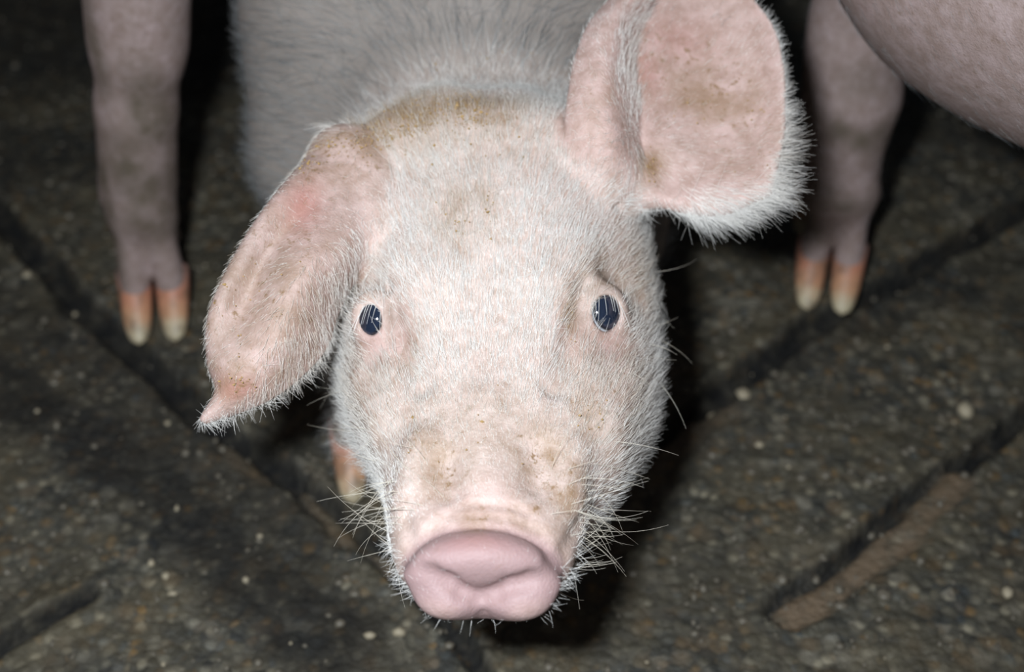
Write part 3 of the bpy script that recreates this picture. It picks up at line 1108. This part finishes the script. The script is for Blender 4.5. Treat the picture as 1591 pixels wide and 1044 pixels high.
def main_coat():
    V, N = PV, PN
    ones = np.ones(len(V))
    y, z, x = V[:, 1], V[:, 2], V[:, 0]
    headw = np.clip((0.70 - y) / 0.04, 0, 1)
    ear = np.maximum(EI['wr'], EI['wl'])
    # how far forward on the muzzle
    muz = np.clip((0.505 - y) / 0.085, 0, 1); muz = muz * muz * (3 - 2 * muz)
    disc = np.clip((0.408 - y) / 0.010, 0, 1) * (np.clip((z - 0.150) / 0.01, 0, 1))
    # length
    L = 0.0075 * ones + 0.006 * np.clip(np.abs(x + .007) / 0.08, 0, 1) * headw
    L = L * (1 - 0.62 * muz)
    L = np.where(y > 0.68, 0.019, L)
    dens = 1.0 * ones
    dens = np.where(y > 0.68, 0.55, dens)
    dens = np.where(y > 0.95, 0.10, dens)
    dens *= np.where(z < 0.08, 0.35, 1.0)
    # bare skin: disc, lids, inside of the ear
    bare = np.zeros(len(V))
    for u, v, f, r in ((580, 528, .668, (.011, .011, .011)), (578, 497, .668, (.009, .009, .009)), (622, 510, .655, (.007, .010, .012)), (943, 530, .668, (.012, .012, .011)), (940, 487, .668, (.011, .011, .011)), (900, 515, .655, (.008, .01, .012)), (560, 455, .68, (.014, .014, .008)), (945, 440, .68, (.016, .014, .009)), (630, 550, .645, (.007, .012, .014)), (884, 550, .645, (.007, .012, .014)), (612, 500, .655, (.006, .01, .014)), (900, 495, .655, (.006, .01, .014))):
        bare = np.maximum(bare, gauss(V, hit(u, v, f), r))
    dens *= 1 - 0.92 * np.clip(bare * 1.2, 0, 1)
    dens *= 1 - 0.97 * np.clip(disc * 1.3, 0, 1)
    fr_r = np.clip((EI['ur'] - 0.90) / 0.08, 0, 1) * (EI['wr'] > .5)
    low_r = np.clip((0.09 - EI['sr']) / 0.06, 0, 1) * (EI['wr'] > .5) * np.clip((EI['ur'] - 0.62) / 0.15, 0, 1)
    fr_l = np.maximum(np.clip((0.06 - EI['ul']) / 0.06, 0, 1), np.clip((EI['sl'] - .9) / .1, 0, 1)) * (EI['wl'] > .5)
    edge = np.maximum(np.maximum(fr_r, low_r), fr_l)
    roll_e = np.clip((0.16 - EI['ur']) / 0.1, 0, 1) * (EI['wr'] > .5)
    earskin = ear * (1 - edge) * (1 - 0.75 * roll_e) * np.where((EI['wl'] > .5) & (EI['ul'] < .3), 0.8, 1.0)
    dens *= 1 - 0.80 * earskin
    L = np.where(ear > 0.6, 0.005 + 0.004 * np.maximum(roll_e, (EI['ul'] < .3) * (EI['wl'] > .5)), L)
    L = np.maximum(L, fr_r * (0.006 + 0.014 * np.clip(1 - EI['sr'] * 2.0, 0, 1)))
    L = np.maximum(L, low_r * 0.020)
    L = np.maximum(L, fr_l * 0.008)
    dens = np.maximum(dens, edge * np.where(EI['wr'] > .5, 0.75, 1.0))
    cl = np.sin(x * 610 + np.sin(y * 330) * 2.1) * np.sin(z * 540 + np.sin(x * 290) * 2.0) + 0.6 * np.sin(y * 830 + 3 * np.sin(x * 410))
    cheek = np.clip((np.abs(x + 0.007) - 0.035) / 0.02, 0, 1) * headw
    dens *= np.clip(1.0 + 0.55 * cl, 0.25, 1.8) * (1 - 0.45 * cheek * (1 - ear))
    # direction the coat lies: backwards from the snout, fanning out over brow and cheeks
    fl = np.zeros_like(V)
    sx = (x + 0.008) / 0.085
    fl[:, 1] = 1.0
    fl[:, 0] = 0.55 * np.clip(sx, -1, 1) * headw
    fl[:, 2] = 0.25 - 1.3 * np.clip(np.abs(sx) - 0.55, 0, 1) * headw
    low = np.clip((0.19 - z) / 0.04, 0, 1) * headw
    fl[:, 2] -= 0.8 * low
    body = 1 - headw
    fl[:, 0] += body * 0.6 * np.clip((x + 0.03) / 0.12, -1, 1)
    fl[:, 2] -= body * 0.5
    # right ear: out from the base; left ear: along its length
    o = V - px(1000, 230, .72)
    o /= np.maximum(np.linalg.norm(o, axis=1), 1e-6)[:, None]
    sag = np.array([0.0, 0.0, -0.35])
    m = EI['wr'] > .5
    fl[m] = o[m] + sag + np.array([0.35, 0, 0])
    m = EI['wl'] > .5
    fl[m] = np.array([-0.25, -0.25, -0.9])
    m = m & (fr_l > .3)
    fl[m] = np.array([0.35, -0.1, -0.75])
    lift = 0.38 * ones
    lift = np.where(y > .68, 0.25, lift)
    lift = np.where(edge > .3, 0.15, lift)
    lift = lift + 0.30 * np.clip((0.20 - z) / 0.05, 0, 1) * headw
    hd = np.clip((0.69 - y) / 0.03, 0, 1)
    P, R, S = strands(V, PF, N, dens * hd, L, fl, lift, 88000, 0.000078, 0.7, 4, 0.22, 3, 0.08, EI['dirt'])
    o = hair_obj('head_coat', P, R, M_HAIR, pig, S)
    o['kind'] = 'stuff'
    o['label'] = 'short white bristles on the head'
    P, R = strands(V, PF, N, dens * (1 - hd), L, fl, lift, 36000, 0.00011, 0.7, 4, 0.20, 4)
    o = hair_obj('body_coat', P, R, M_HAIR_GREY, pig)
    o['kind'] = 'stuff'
    o['label'] = 'longer greyish bristles on neck and shoulders'
    # long whiskers on muzzle, chin, cheeks and over the eyes
    wd = np.zeros(len(V)); wl = np.full(len(V), 0.03)
    spots = [(615, 800, .63, .016, 1.0, .030), (618, 860, .62, .014, 1.3, .028), (900, 830, .63, .015, 1.6, .030), (895, 880, .62, .014, 1.5, .026), (930, 770, .66, .014, .6, .032), (1030, 560, .70, .018, .12, .028),
             (1035, 440, .71, .016, .10, .03), (515, 580, .70, .016, .35, .028), (680, 960, .59, .010, .7, .016), (830, 955, .59, .012, .9, .018), (590, 740, .65, .012, .4, .026)]
    for u, v, f, r, k, ll in spots:
        gs = gauss(V, hit(u, v, f), (r, r * 1.6, r * 1.6))
        wl = np.where(gs > 0.3, ll, wl)
        wd = np.maximum(wd, k * gs * (gs > .15))
    fw = np.zeros_like(V)
    fw[:, 0] = np.where(x > -0.01, 1.0, -1.0)
    fw[:, 2] = -0.55
    fw[:, 1] = 0.15
    wd *= 1 - np.clip(disc * 1.2, 0, 1)
    P, R = strands(V, PF, N, wd, wl, fw, np.full(len(V), 0.75), 130, 0.00010, 0.55, 7, 0.35, 5)
    hair_obj('whiskers', P, R, M_WHISK, pig)
    # stubble along the lip under the disc
    q = V - NOSE_C
    qa, qb, qc = q @ nose_a, q @ nose_b, q @ nose_n
    rr = np.sqrt((qa / NOSE_W) ** 2 + (qb / NOSE_H) ** 2)
    sd = np.clip((rr - 0.93) / 0.05, 0, 1) * np.clip((1.5 - rr) / 0.2, 0, 1) * np.clip((0.006 - qb) / 0.006, 0, 1) * (qc < 0.004) * (qc > -0.03)
    fw2 = nose_a[None] * (qa / NOSE_W * 1.1)[:, None] + nose_b[None] * (qb / NOSE_H)[:, None] + nose_n * 0.25
    P, R = strands(V, PF, N, sd, np.full(len(V), 0.0080), fw2, np.full(len(V), 0.75), 520, 0.00007, 0.4, 4, 0.3, 6)
    hair_obj('lip_stubble', P, R, M_HAIR, pig)['kind'] = 'stuff'


main_coat()


def mash_flecks():
    """dried feed stuck on poll, ears and snout: tiny chips on the skin"""
    g = np.random.default_rng(41)
    spots = [(685, 160, 30, 16, 90), (640, 180, 22, 14, 110), (600, 205, 28, 12, 110), (545, 222, 30, 8, 70), (730, 168, 14, 18, 70), (480, 245, 18, 10, 40), (700, 190, 60, 30, 40), (760, 215, 60, 25, 14), (705, 335, 14, 16, 16), (758, 325, 6, 20, 10), (1110, 165, 35, 22, 24), (1180, 260, 14, 40, 14),
             (1012, 255, 6, 12, 18), (745, 820, 16, 8, 14), (805, 838, 28, 10, 10), (745, 900, 60, 30, 12), (740, 650, 70, 60, 14), (365, 590, 16, 16, 16), (400, 480, 40, 60, 24), (885, 500, 6, 24, 12), (930, 650, 20, 16, 10), (780, 100, 90, 40, 14)]
    V = []; Fc = []
    for u, v, su, sv, n in spots:
        for _ in range(n):
            c = hit(g.normal(u, su), g.normal(v, sv), 0.69, True)
            if c is None:
                continue
            c = c + (CAM - c) / np.linalg.norm(CAM - c) * g.uniform(0.0006, 0.0030)
            r = g.uniform(0.00022, 0.00068) * (1.0 if g.random() > .08 else 1.7)
            Q = g.normal(0, 1, (6, 3)); Q /= np.linalg.norm(Q, axis=1)[:, None]
            base = np.array([(1, 0, 0), (-1, 0, 0), (0, 1, 0), (0, -1, 0), (0, 0, 1), (0, 0, -1)]) * g.uniform(.5, 1.3, (6, 1))
            k = len(V)
            V += list(c + (base + Q * .25) * r)
            for f in ((0, 2, 4), (2, 1, 4), (1, 3, 4), (3, 0, 4), (2, 0, 5), (1, 2, 5), (3, 1, 5), (0, 3, 5)):
                Fc.append([k + i for i in f])
    o = mesh_obj('feed_flecks', V, np.array(Fc), M_MASH, pig, False)
    o['kind'] = 'stuff'
    o['label'] = 'ochre flecks of dried feed'


mash_flecks()


# ---- neighbours
def head_at(p, pivot, to, rotx, rotz):
    """the same kind of head carried elsewhere: turn about the pivot, then move it to `to`"""
    R = np.array(Euler((rotx, 0, rotz)).to_matrix())
    q = (p - to) @ R + pivot
    d = np.linalg.norm(q - np.array([-0.01, 0.53, 0.2]), axis=1) - 0.18
    m = d < 0.06
    if m.any():
        d[m] = head_sd(q[m], 0.0025)
    return d


def neighbour(root, T, legs, head, X, Y, Z, coat_n, seed, mask_extra=None, extra=None):
    def sdf(p):
        d = torso_sd(p, T)
        for pts, ft, f in legs:
            d = smin(d, leg_sd(p, pts, ft, f), 0.03)
        if extra is not None:
            d = extra(p, d)
        h = head_at(p, *head)
        return smin(d, h, 0.03)

    def masks(V):
        z = np.zeros(len(V))
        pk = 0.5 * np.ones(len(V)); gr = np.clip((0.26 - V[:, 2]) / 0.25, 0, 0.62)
        dirt = 0.25 * np.ones(len(V))
        if mask_extra:
            pk, gr, dirt = mask_extra(V, pk, gr, dirt)
        return dict(pink=pk, red=z, dirt=dirt, grime=gr)
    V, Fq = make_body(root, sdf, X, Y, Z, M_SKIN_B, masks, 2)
    for pts, ft, f in legs:
        for s in (-1, 1):
            claw(root, ft, f, s)
    # eyes of the carried head
    R = np.array(Euler((head[2], 0, head[3])).to_matrix())
    for (c, n3, a, b, ra, rb, s) in EYES:
        cc = (c - n3 * 0.0088 - head[0]) @ R.T + head[1]
        vv = []; ir = []
        for i in range(13):
            th = math.pi * i / 12
            for j in range(16):
                ph = 2 * math.pi * j / 16
                nn = R @ n3; e1 = R @ a; e2 = R @ b
                vv.append(cc + 0.0118 * (nn * math.cos(th) + (e1 * math.cos(ph) + e2 * math.sin(ph)) * math.sin(th))); ir.append(th / math.radians(90))
        ff = [(i * 16 + j, (i + 1) * 16 + j, (i + 1) * 16 + (j + 1) % 16, i * 16 + (j + 1) % 16) for i in range(12) for j in range(16)]
        mesh_obj('eye', vv, ff, M_EYE, root, True, {'iris': ir})
    N = vnormals(V, Fq)
    fl = np.zeros_like(V); ax = np.array(T[-1][:3]) - np.array(T[0][:3]); ax /= np.linalg.norm(ax)
    fl[:] = ax; fl[:, 2] -= 0.6
    P, Rr = strands(V, Fq, N, np.where(V[:, 2] < 0.15, 0.4, 1.0), np.full(len(V), 0.010), fl, np.full(len(V), 0.22), coat_n, 0.00006, 0.6, 4, 0.25, seed)
    o = hair_obj('coat', P, Rr, M_HAIR_GREY, root)
    o['kind'] = 'stuff'
    return V


def leg_from_outline(rows, Yp):
    """rows: (left px, right px, py): joint list on the upright plane y = Yp"""
    out = []
    for l, r, v in rows:
        a, b = onY(l, v, Yp), onY(r, v, Yp)
        out.append((*(0.5 * (a + b)), 0.47 * abs(b[0] - a[0])))
    return out


def left_pig():
    Yp = 0.815
    foot = onZ(232, 480); foot[2] = 0
    fd = np.array([0.16, -0.987, 0.0])
    foot = onZ(243, 500); foot = np.array([foot[0], foot[1] + 0.012, 0.0])
    root = empty('pig', (-0.33, 1.0, 0.0))
    root['label'] = 'grimy pig beside the left edge, only one upright foreleg in view'
    root['category'] = 'pig'
    lead = leg_from_outline([(128, 292, -90), (138, 288, 0), (146, 284, 70), (154, 270, 170), (161, 267, 240), (163, 268, 300)], Yp)
    x0 = lead[0][0]
    top = [(x0 - 0.01, Yp + 0.02, 0.42, .070)]
    legs = [(top + lead + [(foot[0], foot[1] + 0.008, 0.090, .0185)], foot, fd)]
    f2 = np.array([-0.43, 0.82, 0.0])
    legs.append(([(-0.40, 0.85, 0.42, .070), (-0.41, 0.82, 0.29, .038), (-0.425, 0.81, 0.20, .033), (-0.43, 0.825, 0.11, .024), (-0.43, 0.83, 0.055, .020)], f2, fd))
    for x in (-0.36, -0.49):
        ft = np.array([x, 1.38, 0.0])
        legs.append(([(x * 0.9 - 0.03, 1.36, 0.40, .095), (x, 1.38, 0.27, .055), (x, 1.44, 0.18, .030), (x, 1.40, 0.10, .023), (x, 1.39, 0.066, .020)], ft, np.array([0.05, -1.0, 0])))
    T = [(-0.345, 0.74, 0.47, .095, 1.05), (-0.355, 0.86, 0.46, .130, 1.12), (-0.38, 1.08, 0.45, .140, 1.10), (-0.41, 1.32, 0.465, .125, 1.12)]
    head = (np.array([-0.012, 0.64, 0.20]), np.array([-0.34, 0.70, 0.50]), -0.25, 0.0)
    X = axis_coords(-0.60, -0.12, -0.32, -0.18, 0.003, 1.06, 0.006)
    Y = axis_coords(0.36, 1.50, 0.74, 0.83, 0.003, 1.06, 0.006)
    Z = axis_coords(0.0, 0.72, 0.0, 0.30, 0.003, 1.06, 0.006)

    def mk(V, pk, gr, dirt):
        front = V[:, 1] < 0.95
        g = np.zeros(len(V))
        for u, v, r, k in ((235, 170, (.014, .05, .04), 1.0), (215, 270, (.024, .05, .04), .85), (232, 330, (.02, .05, .03), .95), (175, 390, (.010, .05, .03), .9), (165, 300, (.008, .05, .05), .8), (262, 300, (.006, .05, .04), .6), (148, 60, (.008, .05, .05), .6)):
            g = np.maximum(g, k * gauss(V, onY(u, v, Yp - .02), r))
        gr = np.where(front, np.maximum(np.clip(g * 1.25, 0, 0.95), 0.12), gr)
        return pk, gr, dirt
    neighbour(root, T, legs, head, X, Y, Z, 7000, 21, mk)


left_pig()


def right_pig():
    u = np.array([math.sin(0.48), -math.cos(0.48), 0.0])
    n = np.array([-u[1], u[0], 0.0])                   # away from the middle pig
    root = empty('pig', (0.36, 0.66, 0.0))
    root['label'] = 'pinkish pig at the right edge, its belly and one hind leg in view'
    root['category'] = 'pig'
    Yp = 0.842
    foot = onZ(1288, 455); foot = np.array([foot[0], foot[1] + 0.012, 0.0])
    fd = np.array([-0.22, -0.975, 0.0])
    lead = leg_from_outline([(1266, 1400, 20), (1258, 1392, 90), (1254, 1394, 150), (1252, 1368, 215), (1252, 1362, 280)], Yp)
    A = np.array([0.283, 0.75, 0.0])
    legs = [([(0.262, 0.83, 0.37, .085), *lead, (foot[0], foot[1] + 0.008, 0.090, .0185)], foot, fd)]
    legs.append(([(0.310, 0.90, 0.37, .070), (0.285, 0.92, 0.26, .040), (0.272, 0.95, 0.17, .028), (0.250, 0.925, 0.066, .0185)], np.array([0.245, 0.925, 0.0]), fd))
    for a, b, hindleg in ((0.40, -0.06, False), (0.42, 0.07, False)):
        ft = A + u * a + n * b; ft[2] = 0
        bx = -0.04 if hindleg else 0.02
        k = ft + u * bx
        legs.append(([(k[0], k[1], 0.37, .080 if hindleg else .065), (k[0], k[1], 0.26, .045), ((ft + u * bx * 1.4)[0], (ft + u * bx * 1.4)[1], 0.17, .029), (ft[0], ft[1], 0.066, .0190)], ft, u))
    T = []
    for s, r, z in ((-0.09, .112, .385), (0.04, .138, .38), (0.30, .140, .38), (0.47, .115, .41), (0.55, .09, .43)):
        q = A + u * s + n * (0.02 if s < 0 else 0.0)
        T.append((q[0], q[1], z, r, 1.0))
    hp = A + u * 0.60
    head = (np.array([-0.012, 0.64, 0.20]), np.array([hp[0], hp[1], 0.46]), -0.2, math.atan2(u[0], -u[1]))
    X = axis_coords(0.06, 0.85, 0.17, 0.32, 0.003, 1.06, 0.006)
    Y = axis_coords(-0.12, 1.05, 0.76, 0.88, 0.003, 1.06, 0.006)
    Z = axis_coords(0.0, 0.68, 0.0, 0.30, 0.003, 1.06, 0.006)

    def mk(V, pk, gr, dirt):
        g = np.zeros(len(V))
        for uu, v, r, k in ((1355, 205, (.022, .05, .013), 1.0), (1300, 190, (.014, .05, .012), .8), (1278, 290, (.012, .05, .008), .95), (1315, 310, (.02, .05, .01), .8), (1260, 370, (.02, .05, .02), .5), (1340, 110, (.02, .05, .02), .4)):
            g = np.maximum(g, k * gauss(V, onY(uu, v, Yp - .02), r))
        gr = np.where(V[:, 2] < 0.27, np.maximum(np.clip(g * 1.2, 0, 0.95), 0.05), 0.10)
        return pk, gr, dirt
    neighbour(root, T, legs, head, X, Y, Z, 14000, 22, mk)


right_pig()


# ------------------------------------------------------------------ loose grains on the floor
def grains(name, count, r0, r1, mat, seed, label, power=3.0, px_spots=()):
    g = np.random.default_rng(seed)
    t = (1 + 5 ** 0.5) / 2
    ico = np.array([(-1, t, 0), (1, t, 0), (-1, -t, 0), (1, -t, 0), (0, -1, t), (0, 1, t), (0, -1, -t), (0, 1, -t), (t, 0, -1), (t, 0, 1), (-t, 0, -1), (-t, 0, 1)]) / math.hypot(1, t)
    fi = np.array([(0, 11, 5), (0, 5, 1), (0, 1, 7), (0, 7, 10), (0, 10, 11), (1, 5, 9), (5, 11, 4), (11, 10, 2), (10, 7, 6), (7, 1, 8), (3, 9, 4), (3, 4, 2), (3, 2, 6), (3, 6, 8), (3, 8, 9), (4, 9, 5), (2, 4, 11), (6, 2, 10), (8, 6, 7), (9, 8, 1)])
    C = np.column_stack([g.uniform(-0.6, 0.7, count), g.uniform(0.25, 1.35, count)])
    r = r0 + (r1 - r0) * g.random(count) ** power
    if len(px_spots):
        C = np.concatenate([C, np.array([onZ(a, b)[:2] for a, b, _ in px_spots])])
        r = np.concatenate([r, np.array([c for _, _, c in px_spots])])
    count = len(C)
    z, mud_shade, tan = floor_height(C)
    if not len(px_spots):
        keep = g.random(count) > 0.75 * mud_shade
        C, r, z = C[keep], r[keep], z[keep]
    V = []; Fc = []
    sc = g.uniform(0.6, 1.3, (len(C), 1, 3)) * r[:, None, None]
    sc[:, :, 2] *= 0.6
    jit = g.uniform(0.8, 1.2, (len(C), 12, 1))
    V = ico[None] * jit * sc + np.column_stack([C, z + r * 0.25])[:, None, :]
    Fc = (fi[None] + (np.arange(len(C)) * 12)[:, None, None]).reshape(-1, 3)
    o = mesh_obj(name, V.reshape(-1, 3), Fc, mat, floor, True)
    o['kind'] = 'stuff'
    o['label'] = label
    return o


grains('aggregate_grit', 5200, 0.0012, 0.0042, M_STONE, 31, 'coarse dark grit worn out of the concrete pen floor')
grains('feed_crumbs', 260, 0.0008, 0.0026, M_CRUMB, 32, 'pale feed crumbs strewn over the wet floor', 3.0,
       [(382, 902, .0034), (258, 898, .003), (236, 878, .0032), (268, 925, .003), (404, 833, .003), (1180, 690, .004), (1500, 640, .008), (1155, 615, .005), (1110, 625, .005), (1565, 922, .0045), (44, 432, .004), (58, 640, .0026), (275, 790, .0025), (575, 990, .004), (620, 985, .004), (112, 470, .003)])
